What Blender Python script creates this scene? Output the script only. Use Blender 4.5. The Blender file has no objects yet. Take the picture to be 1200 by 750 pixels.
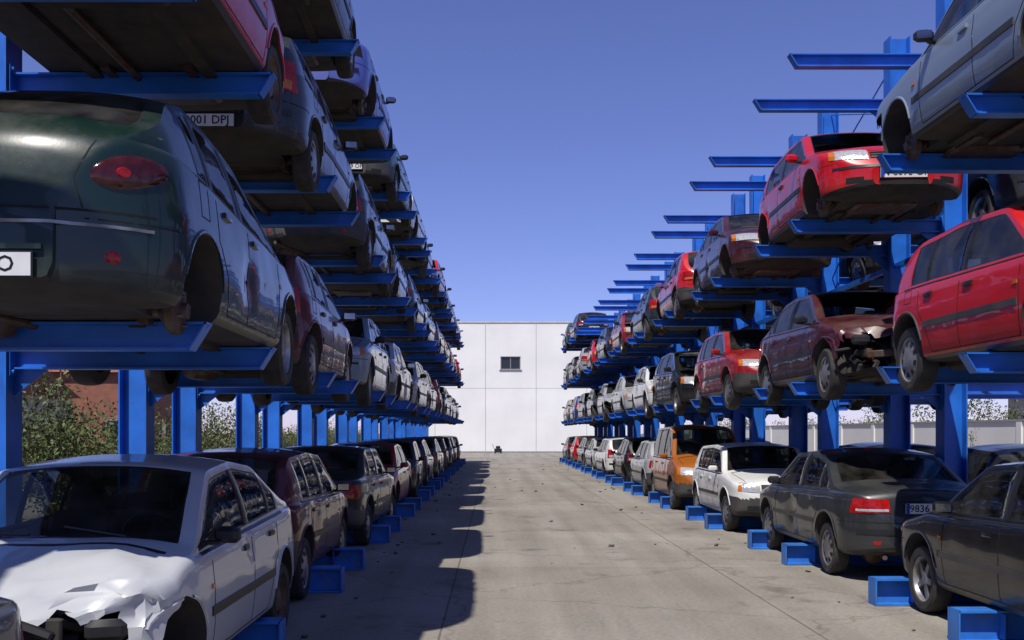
import bpy, bmesh, math, random
from mathutils import Vector, Matrix, noise
from mathutils.bvhtree import BVHTree
random.seed(7)
scene=bpy.context.scene
R=math.radians

# ------------------------------------------------------------------ materials
def newmat(name):
    m=bpy.data.materials.new(name); m.use_nodes=True
    nt=m.node_tree; nt.nodes.clear()
    out=nt.nodes.new('ShaderNodeOutputMaterial')
    return m,nt,out
def N(nt,t,**kw):
    n=nt.nodes.new(t)
    for k,v in kw.items(): setattr(n,k,v)
    return n
def noise_n(nt,scale,detail=4,coord='Object',rough=.55):
    tc=N(nt,'ShaderNodeTexCoord'); n=N(nt,'ShaderNodeTexNoise')
    n.inputs['Scale'].default_value=scale; n.inputs['Detail'].default_value=detail
    n.inputs['Roughness'].default_value=rough
    nt.links.new(tc.outputs[coord],n.inputs['Vector']); return n
def ramp(nt,src,a,b,ca=(0,0,0,1),cb=(1,1,1,1)):
    r=N(nt,'ShaderNodeValToRGB'); r.color_ramp.elements[0].position=a; r.color_ramp.elements[1].position=b
    r.color_ramp.elements[0].color=ca; r.color_ramp.elements[1].color=cb
    nt.links.new(src,r.inputs['Fac']); return r
def simple(name,col,rough=.5,metal=0,var=.25,scale=6,col2=None,bump=0,spec=.5,coord='Object',scuff=None):
    m,nt,out=newmat(name)
    b=N(nt,'ShaderNodeBsdfPrincipled')
    b.inputs['Roughness'].default_value=rough; b.inputs['Metallic'].default_value=metal
    b.inputs['Specular IOR Level'].default_value=spec
    n=noise_n(nt,scale,6,coord)
    c2=col2 if col2 else tuple(c*(1-var) for c in col)
    r=ramp(nt,n.outputs['Fac'],.35,.65,(*col,1),(*c2,1))
    src=r.outputs['Color']
    if scuff:
        n2=noise_n(nt,scuff[0],10,coord,.75); r2=ramp(nt,n2.outputs['Fac'],scuff[1],scuff[1]+.05)
        mx=N(nt,'ShaderNodeMixRGB'); mx.inputs[2].default_value=(*scuff[2],1)
        mm=N(nt,'ShaderNodeMath',operation='MULTIPLY'); mm.inputs[1].default_value=.75
        nt.links.new(r2.outputs['Color'],mm.inputs[0]); nt.links.new(mm.outputs[0],mx.inputs[0]); nt.links.new(src,mx.inputs[1]); src=mx.outputs[0]
    nt.links.new(src,b.inputs['Base Color'])
    if bump:
        bp=N(nt,'ShaderNodeBump'); bp.inputs['Strength'].default_value=bump; bp.inputs['Distance'].default_value=.02
        nt.links.new(n.outputs['Fac'],bp.inputs['Height']); nt.links.new(bp.outputs['Normal'],b.inputs['Normal'])
    nt.links.new(b.outputs[0],out.inputs[0]); return m

def paint_mat():
    m,nt,out=newmat('car_paint')
    L=nt.links.new
    oi=N(nt,'ShaderNodeObjectInfo'); b=N(nt,'ShaderNodeBsdfPrincipled')
    b.inputs['Coat Roughness'].default_value=.04; b.inputs['Coat IOR'].default_value=1.42; b.inputs['Specular IOR Level'].default_value=.3
    tc=N(nt,'ShaderNodeTexCoord')
    add=N(nt,'ShaderNodeVectorMath',operation='ADD'); 
    L(tc.outputs['Object'],add.inputs[0])
    sc=N(nt,'ShaderNodeMath',operation='MULTIPLY'); sc.inputs[1].default_value=37.0
    L(oi.outputs['Random'],sc.inputs[0]); L(sc.outputs[0],add.inputs[1])
    n1=N(nt,'ShaderNodeTexNoise'); n1.inputs['Scale'].default_value=2.2; n1.inputs['Detail'].default_value=8; n1.inputs['Roughness'].default_value=.65
    L(add.outputs[0],n1.inputs['Vector'])
    n2=N(nt,'ShaderNodeTexNoise'); n2.inputs['Scale'].default_value=30; n2.inputs['Detail'].default_value=6
    L(add.outputs[0],n2.inputs['Vector'])
    geo=N(nt,'ShaderNodeNewGeometry'); sx=N(nt,'ShaderNodeSeparateXYZ'); L(geo.outputs['Normal'],sx.inputs[0])
    up=N(nt,'ShaderNodeMapRange'); up.inputs['From Min'].default_value=.0; up.inputs['From Max'].default_value=1; up.inputs['To Min'].default_value=.12; up.inputs['To Max'].default_value=1.0
    L(sx.outputs['Z'],up.inputs['Value'])
    r1=ramp(nt,n1.outputs['Fac'],.36,.74)
    m1=N(nt,'ShaderNodeMath',operation='MULTIPLY'); L(r1.outputs['Color'],m1.inputs[0]); L(up.outputs[0],m1.inputs[1])
    am=N(nt,'ShaderNodeMapRange'); am.inputs['To Min'].default_value=.05; am.inputs['To Max'].default_value=.55
    pw=N(nt,'ShaderNodeMath',operation='FRACT'); pm_=N(nt,'ShaderNodeMath',operation='MULTIPLY'); pm_.inputs[1].default_value=7.31
    L(oi.outputs['Random'],pm_.inputs[0]); L(pm_.outputs[0],pw.inputs[0]); L(pw.outputs[0],am.inputs['Value'])
    m2=N(nt,'ShaderNodeMath',operation='MULTIPLY'); L(m1.outputs[0],m2.inputs[0]); L(am.outputs[0],m2.inputs[1])
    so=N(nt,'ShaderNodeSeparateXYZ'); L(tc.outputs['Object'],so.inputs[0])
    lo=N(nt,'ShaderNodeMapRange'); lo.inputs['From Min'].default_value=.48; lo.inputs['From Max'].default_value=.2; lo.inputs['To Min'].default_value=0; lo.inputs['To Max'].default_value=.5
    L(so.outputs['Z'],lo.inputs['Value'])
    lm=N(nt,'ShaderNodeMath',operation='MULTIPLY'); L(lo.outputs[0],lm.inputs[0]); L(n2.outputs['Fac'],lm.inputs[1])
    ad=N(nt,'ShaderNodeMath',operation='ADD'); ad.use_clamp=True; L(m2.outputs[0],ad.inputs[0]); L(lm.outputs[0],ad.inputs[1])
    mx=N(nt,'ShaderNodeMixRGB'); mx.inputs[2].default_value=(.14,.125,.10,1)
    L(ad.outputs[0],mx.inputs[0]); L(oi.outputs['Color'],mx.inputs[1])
    n3=N(nt,'ShaderNodeTexNoise'); n3.inputs['Scale'].default_value=7; n3.inputs['Detail'].default_value=10; n3.inputs['Roughness'].default_value=.75
    mp=N(nt,'ShaderNodeMapping'); mp.inputs['Scale'].default_value=(.35,1.5,2.6); L(add.outputs[0],mp.inputs['Vector']); L(mp.outputs[0],n3.inputs['Vector'])
    r3=ramp(nt,n3.outputs['Fac'],.67,.70); 
    sm=N(nt,'ShaderNodeMath',operation='MULTIPLY'); sm.inputs[1].default_value=.45; L(r3.outputs['Color'],sm.inputs[0])
    mx2=N(nt,'ShaderNodeMixRGB'); mx2.inputs[2].default_value=(.3,.28,.26,1)
    L(sm.outputs[0],mx2.inputs[0]); L(mx.outputs[0],mx2.inputs[1])
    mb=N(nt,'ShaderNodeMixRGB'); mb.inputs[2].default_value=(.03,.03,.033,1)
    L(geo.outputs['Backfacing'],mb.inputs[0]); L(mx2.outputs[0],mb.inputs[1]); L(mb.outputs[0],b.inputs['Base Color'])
    rr=N(nt,'ShaderNodeMapRange'); rr.inputs['From Max'].default_value=.5; rr.inputs['To Min'].default_value=.28; rr.inputs['To Max'].default_value=.8
    L(ad.outputs[0],rr.inputs['Value']); L(rr.outputs[0],b.inputs['Roughness'])
    cw=N(nt,'ShaderNodeMapRange'); cw.inputs['From Max'].default_value=.35; cw.inputs['To Min'].default_value=.75; cw.inputs['To Max'].default_value=.08
    L(ad.outputs[0],cw.inputs['Value']); L(cw.outputs[0],b.inputs['Coat Weight'])
    bp=N(nt,'ShaderNodeBump'); bp.inputs['Strength'].default_value=.06; bp.inputs['Distance'].default_value=.03
    L(n1.outputs['Fac'],bp.inputs['Height']); L(bp.outputs['Normal'],b.inputs['Normal'])
    L(b.outputs[0],out.inputs[0]); return m

def glass_mat():
    m,nt,out=newmat('car_glass'); L=nt.links.new
    tr=N(nt,'ShaderNodeBsdfTransparent'); tr.inputs[0].default_value=(.36,.41,.39,1)
    gl=N(nt,'ShaderNodeBsdfGlossy'); gl.inputs['Roughness'].default_value=.03; gl.inputs['Color'].default_value=(.9,.9,.9,1)
    lw=N(nt,'ShaderNodeLayerWeight'); lw.inputs[0].default_value=.28
    mr=N(nt,'ShaderNodeMapRange'); mr.inputs['To Min'].default_value=.03; mr.inputs['To Max'].default_value=.8
    L(lw.outputs['Fresnel'],mr.inputs['Value'])
    a=N(nt,'ShaderNodeMixShader'); L(mr.outputs[0],a.inputs[0]); L(tr.outputs[0],a.inputs[1]); L(gl.outputs[0],a.inputs[2])
    df=N(nt,'ShaderNodeBsdfDiffuse'); df.inputs[0].default_value=(.16,.15,.13,1)
    n=noise_n(nt,3,8); r=ramp(nt,n.outputs['Fac'],.4,.85,(.02,.02,.02,1),(.34,.34,.34,1))
    c=N(nt,'ShaderNodeMixShader'); L(r.outputs['Color'],c.inputs[0]); L(a.outputs[0],c.inputs[1]); L(df.outputs[0],c.inputs[2])
    L(c.outputs[0],out.inputs[0]); return m

PAINT,GLASS,TRIM,UNDER,RIM,TIRE,RED,CLEAR,AMBER,PLATE,INTER,PBLUE,SEAM,RUST,PLAST,MIRR,DRED,BARE=range(18)
CM=[paint_mat(),glass_mat(),
 simple('black_trim',(.016,.016,.017),.42,0,.3,12),
 simple('underbody',(.022,.021,.020),.85,0,.0,5,(.048,.04,.032),.4),
 simple('wheel_alloy',(.38,.38,.39),.4,.6,.0,5,(.16,.145,.13)),
 simple('tyre_rubber',(.018,.018,.019),.8,0,0,9,(.045,.04,.036)),
 simple('tail_lamp_red',(.40,.008,.006),.12,0,.45,25,None,.2),
 simple('head_lamp_clear',(.62,.63,.62),.12,.35,.35,30,None,.3),
 simple('amber_lens',(.55,.16,.015),.2,0,.3,25),
 simple('plate_white',(.72,.72,.70),.4,0,.12,9),
 simple('seat_fabric',(.05,.05,.055),.9,0,.4,7),
 simple('plate_blue',(.02,.06,.4),.4),
 simple('panel_gap',(.006,.006,.006),.9),
 simple('rusty_metal',(.12,.11,.10),.55,.5,0,9,(.10,.045,.02),.4),
 simple('bumper_plastic',(.036,.037,.039),.55,0,.0,5,(.065,.06,.055)),
 simple('mirror_glass',(.25,.25,.26),.08,1),
 simple('smoked_tail_lamp',(.07,.010,.010),.08,0,.5,18,None,.1),
 simple('bare_steel',(.22,.22,.23),.45,.7,0,6,(.12,.09,.07),.3)]

# ------------------------------------------------------------------ mesh builder
class MB:
    def __init__(s): s.v=[];s.f=[];s.m=[]
    def add(s,vs,fs,mat):
        o=len(s.v); s.v+= [tuple(v) for v in vs]
        for f in fs: s.f.append(tuple(i+o for i in f)); s.m.append(mat)
    def box(s,c,d,mat,rot=None,taper=1.0,bev=0.0):
        hx,hy,hz=d[0]/2,d[1]/2,d[2]/2
        M=rot if rot else Matrix.Identity(3); C=Vector(c)
        if bev<=0:
            vs=[]
            for z,t in((-hz,1),(hz,taper)):
                for x,y in((-1,-1),(1,-1),(1,1),(-1,1)): vs.append(C+M@Vector((x*hx*t,y*hy*t,z)))
            s.add(vs,[(0,3,2,1),(4,5,6,7),(0,1,5,4),(1,2,6,5),(2,3,7,6),(3,0,4,7)],mat); return
        b=min(bev,hx*.9,hy*.9,hz*.9)
        def ring(z,ix,iy,cb):
            ax,ay=hx*ix,hy*iy
            return [Vector((sx*ax-(sx*cb if k else 0),sy*ay-(0 if k else sy*cb),z)) for sx,sy,k in((-1,-1,1),(1,-1,1),(1,-1,0),(1,1,0),(1,1,1),(-1,1,1),(-1,1,0),(-1,-1,0))]
        zs=[(-hz,b),(-hz+b,0),(hz-b,0),(hz,b)]
        vs=[]
        for z,i in zs:
            tp=1+(taper-1)*((z+hz)/(2*hz))
            for p in ring(z,1,1,b):
                q=Vector((p.x*tp,p.y*tp,p.z))
                if i: q.x-=math.copysign(min(i,abs(q.x)),q.x); q.y-=math.copysign(min(i,abs(q.y)),q.y)
                vs.append(C+M@q)
        fs=[]
        for k in range(3):
            for j in range(8): fs.append((k*8+j,k*8+(j+1)%8,(k+1)*8+(j+1)%8,(k+1)*8+j))
        fs.append(tuple(range(7,-1,-1))); fs.append(tuple(range(24,32)))
        s.add(vs,fs,mat)
    def lathe(s,c,axis,prof,mat,n=28,mats=None,cap=False):
        C=Vector(c); A=Vector(axis).normalized()
        U=A.orthogonal().normalized(); V=A.cross(U)
        vs=[];
        for r,h in prof:
            for k in range(n):
                a=2*math.pi*k/n; vs.append(C+A*h+U*(r*math.cos(a))+V*(r*math.sin(a)))
        o=len(s.v); s.v+=[tuple(v) for v in vs]
        for i in range(len(prof)-1):
            for k in range(n):
                s.f.append((o+i*n+k,o+i*n+(k+1)%n,o+(i+1)*n+(k+1)%n,o+(i+1)*n+k)); s.m.append(mats[i] if mats else mat)
        if cap:
            s.f.append(tuple(o+k for k in range(n-1,-1,-1))); s.m.append(mat)
            l=o+(len(prof)-1)*n; s.f.append(tuple(l+k for k in range(n))); s.m.append(mat)
    def cyl(s,p,q,r,mat,n=12):
        p=Vector(p);q=Vector(q);d=q-p
        s.lathe(p,d,[(r,0),(r,d.length)],mat,n,cap=True)
    def mesh(s,name,mats,smooth=True,angle=35):
        me=bpy.data.meshes.new(name); me.from_pydata(s.v,[],s.f)
        for m in mats: me.materials.append(m)
        me.polygons.foreach_set('material_index',s.m)
        me.polygons.foreach_set('use_smooth',[smooth]*len(s.f))
        me.update()
        if smooth: me.set_sharp_from_angle(angle=R(angle))
        return me
def link(name,me,loc=(0,0,0),rot=(0,0,0)):
    o=bpy.data.objects.new(name,me); scene.collection.objects.link(o); o.location=loc; o.rotation_euler=rot; return o

# ------------------------------------------------------------------ car types (x forward, metres)
def lerp_pts(p,x):
    if x<=p[0][0]: return p[0][1]
    for (a,b),(c,d) in zip(p,p[1:]):
        if x<=c: return b+(d-b)*(x-a)/(c-a)
    return p[-1][1]
def smooth_pts(p,x,r=.05):
    return sum(lerp_pts(p,x+k*r) for k in(-1,-.5,0,.5,1))/5
T={}
T['hatch']=dict(L=4.02,W=.845,n=3.0,top=[(-2.01,.50),(-1.98,.84),(-1.92,.93),(-1.62,1.31),(-1.4,1.39),(-.4,1.425),(.30,1.38),(.98,.99),(1.10,.95),(1.72,.81),(1.92,.70),(2.01,.5)],
  belt=[(-2,.90),(-1.5,.91),(1.1,.86)],cowl=1.0,rf=.33,rr=-1.5,rg=-1.88,win=[(-1.38,-1.05),(-.98,-.22),(-.14,1.02)],ax=(1.22,-1.26),plastic=1,
  head=(.36,.70,.60,.735),tail=(.50,.745,.68,.88),doors=[.82,-.17,-1.0],tum=.30,kind='hatchback')
T['hatch3']=dict(T['hatch'],win=[(-1.40,-.34),(-.25,1.02)],doors=[.82,-.30,None],plastic=0,head=(.36,.70,.59,.74),tail=(.50,.745,.66,.88))
T['boxhatch']=dict(L=3.99,W=.83,n=5.0,top=[(-1.995,.45),(-1.97,.86),(-1.92,.92),(-1.62,1.32),(-1.42,1.375),(-.3,1.41),(.38,1.37),(.90,.98),(1.0,.95),(1.75,.84),(1.94,.79),(1.995,.5)],
  belt=[(-2,.91),(-1.5,.91),(1.1,.88)],cowl=.93,rf=.40,rr=-1.5,rg=-1.88,win=[(-1.32,-1.0),(-.93,-.17),(-.09,.95)],ax=(1.20,-1.28),plastic=1,
  head=(.40,.68,.60,.76),tail=(.46,.74,.66,.86),doors=[.78,-.12,-.95],tum=.27,kind='hatchback')
T['boxhatch3']=dict(T['boxhatch'],L=3.70,top=[(-1.85,.45),(-1.83,.86),(-1.79,.93),(-1.60,1.33),(-1.42,1.385),(-.3,1.42),(.38,1.37),(.88,.99),(.98,.96),(1.62,.86),(1.80,.79),(1.85,.5)],
  rg=-1.76,rr=-1.52,win=[(-1.30,-.32),(-.22,.95)],doors=[.76,-.27,None],ax=(1.12,-1.16),W=.80,n=3.6,tail=(.58,.72,.62,.88))
T['minicar']=dict(T['boxhatch3'],L=3.44,n=2.4,top=[(-1.72,.48),(-1.69,.85),(-1.62,.98),(-1.42,1.36),(-1.2,1.45),(-.2,1.48),(.30,1.42),(.95,.99),(1.05,.95),(1.45,.80),(1.64,.66),(1.72,.48)],
  cowl=.98,rf=.33,rr=-1.32,rg=-1.60,win=[(-1.12,-.30),(-.20,.98)],belt=[(-1.72,.95),(1,.88)],doors=[.74,-.25,None],ax=(1.06,-1.10),head=(.40,.68,.58,.74),tail=(.50,.70,.70,.95),plastic=0)
T['roundhatch']=dict(L=3.86,W=.83,n=2.3,top=[(-1.93,.48),(-1.89,.82),(-1.80,.96),(-1.52,1.32),(-1.25,1.40),(-.3,1.44),(.22,1.39),(1.05,.97),(1.16,.93),(1.62,.78),(1.84,.64),(1.93,.48)],
  belt=[(-2,.95),(-1.4,.93),(1.1,.86)],cowl=1.07,rf=.26,rr=-1.4,rg=-1.78,win=[(-1.25,-1.0),(-.94,-.2),(-.12,1.05)],ax=(1.16,-1.24),plastic=0,
  head=(.38,.72,.56,.73),tail=(.52,.74,.72,.97),doors=[.80,-.16,-.98],tum=.33,kind='hatchback')
T['fastback']=dict(L=4.20,W=.865,n=2.15,top=[(-2.10,.46),(-2.09,.62),(-2.06,.90),(-1.98,1.05),(-1.87,1.14),(-1.45,1.41),(-1.1,1.51),(-.4,1.55),(.25,1.49),(1.06,1.04),(1.17,1.0),(1.75,.82),(2.0,.65),(2.10,.48)],
  belt=[(-2.1,1.03),(-1.4,1.0),(1.1,.90)],cowl=1.08,rf=.28,rr=-1.22,rg=-1.84,win=[(-1.30,-1.02),(-.95,-.2),(-.12,1.05)],ax=(1.30,-1.24),plastic=0,
  head=(.40,.76,.58,.75),tail=(.47,.82,.74,.96),doors=[.82,-.16,-.98],tum=.36,kind='hatchback')
T['sedan']=dict(L=4.34,W=.85,n=3.0,top=[(-2.17,.5),(-2.13,.86),(-2.06,.96),(-1.58,1.01),(-1.47,1.03),(-.88,1.35),(-.35,1.405),(.35,1.365),(1.0,1.0),(1.12,.96),(1.85,.80),(2.08,.70),(2.17,.5)],
  belt=[(-2.17,.92),(-1.4,.92),(1.1,.86)],cowl=1.03,rf=.39,rr=-.93,rg=-1.43,win=[(-1.30,-1.05),(-.98,-.22),(-.14,1.03)],ax=(1.32,-1.26),plastic=0,
  head=(.40,.74,.60,.73),tail=(.40,.77,.70,.86),doors=[.82,-.17,-1.02],tum=.32,kind='sedan')
T['boxsedan']=dict(L=4.46,W=.85,n=4.6,top=[(-2.23,.48),(-2.21,.88),(-2.15,.97),(-1.66,1.01),(-1.56,1.02),(-1.12,1.34),(-.85,1.39),(.33,1.375),(.88,1.0),(.98,.97),(1.9,.86),(2.18,.80),(2.23,.48)],
  belt=[(-2.23,.93),(-1.4,.92),(1.1,.89)],cowl=.91,rf=.36,rr=-1.16,rg=-1.53,win=[(-1.36,-1.12),(-1.05,-.26),(-.18,.92)],ax=(1.38,-1.28),plastic=1,
  head=(.42,.74,.60,.74),tail=(.36,.78,.66,.86),doors=[.80,-.21,-1.08],tum=.27,kind='sedan')
T['roundsedan']=dict(L=4.28,W=.86,n=2.2,top=[(-2.14,.5),(-2.10,.84),(-2.0,.99),(-1.66,1.07),(-1.55,1.09),(-.85,1.38),(-.25,1.435),(.35,1.39),(1.12,.99),(1.24,.95),(1.80,.79),(2.05,.66),(2.14,.5)],
  belt=[(-2.14,.97),(-1.4,.96),(1.1,.88)],cowl=1.14,rf=.39,rr=-.92,rg=-1.52,win=[(-1.28,-1.0),(-.93,-.22),(-.14,1.1)],ax=(1.33,-1.24),plastic=0,
  head=(.40,.76,.60,.76),tail=(.48,.80,.68,.90),doors=[.84,-.17,-.98],tum=.34,kind='sedan')
T['wagon']=dict(L=4.44,W=.85,n=2.8,top=[(-2.22,.5),(-2.19,.86),(-2.12,.96),(-1.86,1.34),(-1.64,1.40),(-.3,1.43),(.35,1.38),(1.05,1.0),(1.17,.96),(1.88,.80),(2.12,.68),(2.22,.5)],
  belt=[(-2.22,.93),(-1.4,.93),(1.1,.87)],cowl=1.07,rf=.39,rr=-1.76,rg=-2.08,win=[(-1.68,-1.05),(-.98,-.2),(-.12,1.05)],ax=(1.36,-1.27),plastic=0,
  head=(.40,.74,.60,.74),tail=(.56,.77,.70,1.0),doors=[.84,-.16,-1.02],tum=.30,kind='station_wagon')
T['van']=dict(L=4.10,W=.85,n=3.2,top=[(-2.05,.5),(-2.03,1.0),(-2.0,1.12),(-1.90,1.66),(-1.72,1.73),(0,1.77),(.48,1.70),(1.15,1.14),(1.27,1.09),(1.78,.93),(1.97,.75),(2.05,.5)],
  belt=[(-2.05,1.02),(-1.4,1.02),(1.1,1.0)],cowl=1.17,rf=.52,rr=-1.86,rg=-1.99,win=[(-1.75,-1.0),(-.92,-.1),(-.02,1.1)],ax=(1.24,-1.28),plastic=1,
  head=(.40,.73,.66,.84),tail=(.60,.77,.75,1.0),doors=[.86,-.05,-.98],tum=.20,kind='van')

def section(t,x):
    L2=t['L']/2; W=t['W']; e=.42
    ax=abs(x)
    u=max(0,min(1,(ax-(L2-e))/e))
    w=W*(1-.045*max(0,(ax-.9)/(L2-.9))**2)
    w*=max(.42,(1-u**t['n'])**(1/t['n']))
    zf=.20+.02*max(0,(ax-1.0))+.08*u**3
    zt=smooth_pts(t['top'],x,.045)
    crown=min(.055,(zt-zf)*.16)
    ze=zt-crown
    zb=min(smooth_pts(t['belt'],x),ze)
    hc=ze-zb
    def side(z):
        k=(z-.52)/.42 if z>.52 else (.52-z)/.32
        y=w*(1-(.035 if z>.52 else .055)*k*k)
        y+=.007*math.exp(-((z-.68)/.03)**2)
        return y
    ys=side(zb)-.028; ye=ys-hc*t['tum']
    P=[(0,zf),(.45*w,zf),(.84*w,zf),(.92*w,zf+.012),(.955*w,zf+.045)]
    z0=zf+.07; z1=max(z0+.02,zb-.034)
    for k in range(10):
        z=z0+(z1-z0)*k/9; P.append((side(z),z))
    P.append((side(zb)-.008,zb-.013)); P.append((ys,zb))
    a=min(.02,.15*hc); b=hc-min(.045,.4*hc)
    for f in (0,.25,.5,.75,1):
        h=a+(b-a)*f; P.append((ys-h*t['tum']+.018*math.sin(math.pi*h/max(hc,.01))*min(1,hc/.3),zb+h))
    P.append((ye,ze))
    for dy in(.022,.05,.085):
        y=ye-dy; P.append((y,ze+crown*(1-(y/ye)**2.4)))
    y3=ye-.085
    for k in range(1,7):
        y=y3*(1-k/6); P.append((y,ze+crown*(1-(max(y,0)/ye)**2.4)))
    B=.13*max(0,min(1,(ax-.3)/.9)); sg=1 if x>0 else -1
    return [(x-sg*B*(y/W)**2*(1 if ax<L2-.01 else 1),y,z) for y,z in P],hc

def body_bmesh(t):
    L2=t['L']/2; e=.42
    keys=[t['cowl'],t['rf'],t['rr'],t['rg']]
    for a,b in t['win']: keys+=[a,b]
    xs=[]
    for k in range(17):
        u=math.sin(k/16*math.pi/2); xs+=[L2-e+e*u,-(L2-e+e*u)]
    nmid=int((2*(L2-e))/.085)
    xs+=[-(L2-e)+2*(L2-e)*k/nmid for k in range(1,nmid)]
    xs=[x for x in xs if all(abs(x-k)>.02 for k in keys)]+keys
    xs=sorted(set(round(x,5) for x in xs))
    bm=bmesh.new(); rings=[];hcs=[]
    for x in xs:
        P,hc=section(t,x); n=len(P)
        half=[bm.verts.new(p) for p in P]
        mir=[bm.verts.new((p[0],-p[1],p[2])) for p in P[1:-1]]
        rings.append(half+mir[::-1]); hcs.append(hc)
    n=32; tot=len(rings[0])
    for i in range(len(xs)-1):
        xm=(xs[i]+xs[i+1])/2; hc=(hcs[i]+hcs[i+1])/2
        for j in range(tot):
            a,b=rings[i][j],rings[i][(j+1)%tot]; c,d=rings[i+1][(j+1)%tot],rings[i+1][j]
            f=bm.faces.new((a,d,c,b))
            r=j if j<n-1 else tot-1-j
            m=PAINT
            zc=(a.co.z+b.co.z)/2
            if r<3: m=UNDER
            elif r==3: m=TRIM
            elif r<=14:
                if t['plastic'] and abs(xm)>L2-.36 and zc<.53: m=PLAST
            elif 17<=r<=20 and hc>.05:
                inside=any(p<xm<q for p,q in t['win'])
                if inside: m=GLASS
                elif t['win'][0][0]<xm<t['win'][-1][1]: m=TRIM
            elif r>=25:
                if t['rf']<xm<t['cowl'] or t['rg']<xm<t['rr']: m=GLASS
                if t['plastic'] and abs(xm)>L2-.08 and zc<.53: m=PLAST
            f.material_index=m
    bm.faces.new(rings[0]).material_index=PLAST if t['plastic'] else PAINT
    bm.faces.new(rings[-1][::-1]).material_index=PLAST if t['plastic'] else PAINT
    bmesh.ops.remove_doubles(bm,verts=bm.verts,dist=.0006)
    bmesh.ops.dissolve_degenerate(bm,dist=.0003,edges=bm.edges)
    bmesh.ops.recalc_face_normals(bm,faces=bm.faces)
    return bm
BODY={}
def cut_body(key):
    if key in BODY: return BODY[key]
    t=T[key]; bm=body_bmesh(t)
    me=bpy.data.meshes.new('b'); bm.to_mesh(me); bm.free()
    for m in CM: me.materials.append(m)
    ob=bpy.data.objects.new('b',me); scene.collection.objects.link(ob)
    mb=MB()
    for axx in t['ax']:
        for s in(1,-1):
            p=(axx,s*(t['W']-.30),.315); 
            mb.lathe(p,(0,s,0),[(.352,0),(.352,.6)],UNDER,44,cap=True)
    cm=mb.mesh('c',CM,False); co=bpy.data.objects.new('c',cm); scene.collection.objects.link(co)
    bmx=bmesh.new(); bmx.from_mesh(cm); bmesh.ops.recalc_face_normals(bmx,faces=bmx.faces); bmx.to_mesh(cm); bmx.free()
    md=ob.modifiers.new('x','BOOLEAN'); md.operation='DIFFERENCE'; md.solver='EXACT'; md.object=co
    dg=bpy.context.evaluated_depsgraph_get()
    res=bpy.data.meshes.new_from_object(ob.evaluated_get(dg))
    bpy.data.objects.remove(ob); bpy.data.objects.remove(co)
    BODY[key]=res; return res

def text_mesh(s,size):
    cu=bpy.data.curves.new('t','FONT'); cu.body=s; cu.size=size; cu.align_x='CENTER'; cu.align_y='CENTER'; cu.resolution_u=2
    cu.offset=.0012
    ob=bpy.data.objects.new('t',cu); scene.collection.objects.link(ob)
    dg=bpy.context.evaluated_depsgraph_get()
    me=bpy.data.meshes.new_from_object(ob.evaluated_get(dg))
    v=[tuple(a.co) for a in me.vertices]; f=[tuple(p.vertices) for p in me.polygons]
    bpy.data.objects.remove(ob); bpy.data.meshes.remove(me)
    return v,f

def wheel(mb,x,s,W,rim=0,z=.245,mat=RIM):
    c=(x,s*(W-.115),z); A=(0,s,0)
    pr=[(.20,-.085),(.275,-.095),(.298,-.075),(.305,-.03),(.305,.03),(.298,.07),(.275,.09),(.215,.085),(.205,.075)]
    mb.lathe(c,A,pr,TIRE,30)
    C=Vector(c);A=Vector(A);U=A.orthogonal().normalized();V=A.cross(U)
    if rim in(0,2):
        m=RIM if rim==0 else RUST
        mb.lathe(c,A,[(.205,.075),(.195,.062),(.17,.07),(.10,.085),(.04,.088),(.001,.088)] if rim==0 else [(.205,.075),(.195,.055),(.17,.03),(.12,.02),(.09,.055),(.04,.06),(.001,.06)],m,30)
        for k in range(9 if rim==0 else 6):
            vs=[]
            nn=9 if rim==0 else 6
            for r,da in((.125,-.13),(.172,-.17),(.172,.17),(.125,.13)):
                a=2*math.pi*k/nn+da; h=(.085-(r-.10)*.2+.004) if rim==0 else .036
                vs.append(C+A*h+U*r*math.cos(a)+V*r*math.sin(a))
            mb.add(vs,[(0,1,2,3)],SEAM)
    else:
        mb.lathe(c,A,[(.205,.075),(.19,.05),(.185,-.03),(.001,-.03)],RIM,30,mats=[RIM,RIM,UNDER])
        mb.lathe(c,A,[(.06,-.03),(.06,.05),(.045,.06),(.001,.06)],RIM,16)
        for k in range(5):
            a=2*math.pi*k/5; d=U*math.cos(a)+V*math.sin(a); w=V*math.cos(a)-U*math.sin(a)
            vs=[]
            for r,ww,h in((.04,.032,.055),(.192,.022,.045)):
                for sg,hh in((-1,h),(1,h),(1,h-.03),(-1,h-.03)): vs.append(C+d*r+w*ww*sg+A*hh)
            mb.add(vs,[(0,4,5,1),(1,5,6,2),(2,6,7,3),(3,7,4,0)],RIM)

def hub(mb,x,s,W,z=.24):
    c=(x,s*(W-.18),z)
    mb.lathe(c,(0,s,0),[(.02,-.1),(.13,-.03),(.135,.02),(.10,.03),(.05,.035),(.045,.07),(.001,.07)],RUST,20)
    for k in range(4):
        a=k*math.pi/2+.4; mb.cyl((x+.085*math.cos(a),s*(W-.16),z+.085*math.sin(a)),(x+.085*math.cos(a),s*(W-.12),z+.085*math.sin(a)),.01,BARE,6)
    mb.box((x+.09,s*(W-.20),z+.06),(.08,.10,.16),RUST,bev=.02)
    mb.cyl((x,s*(W-.25),z+.02),(x-.02,s*(W-.32),z+.36),.045,RUST,10)
    for k in range(6): mb.lathe((x-.01,s*(W-.30),z+.12+k*.035),(0,0,1),[(.06,0),(.075,.006),(.06,.012)],UNDER,12)
    mb.cyl((x,s*(W-.25),z),(x+.05,s*.2,z+.02),.03,RUST,8)

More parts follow.
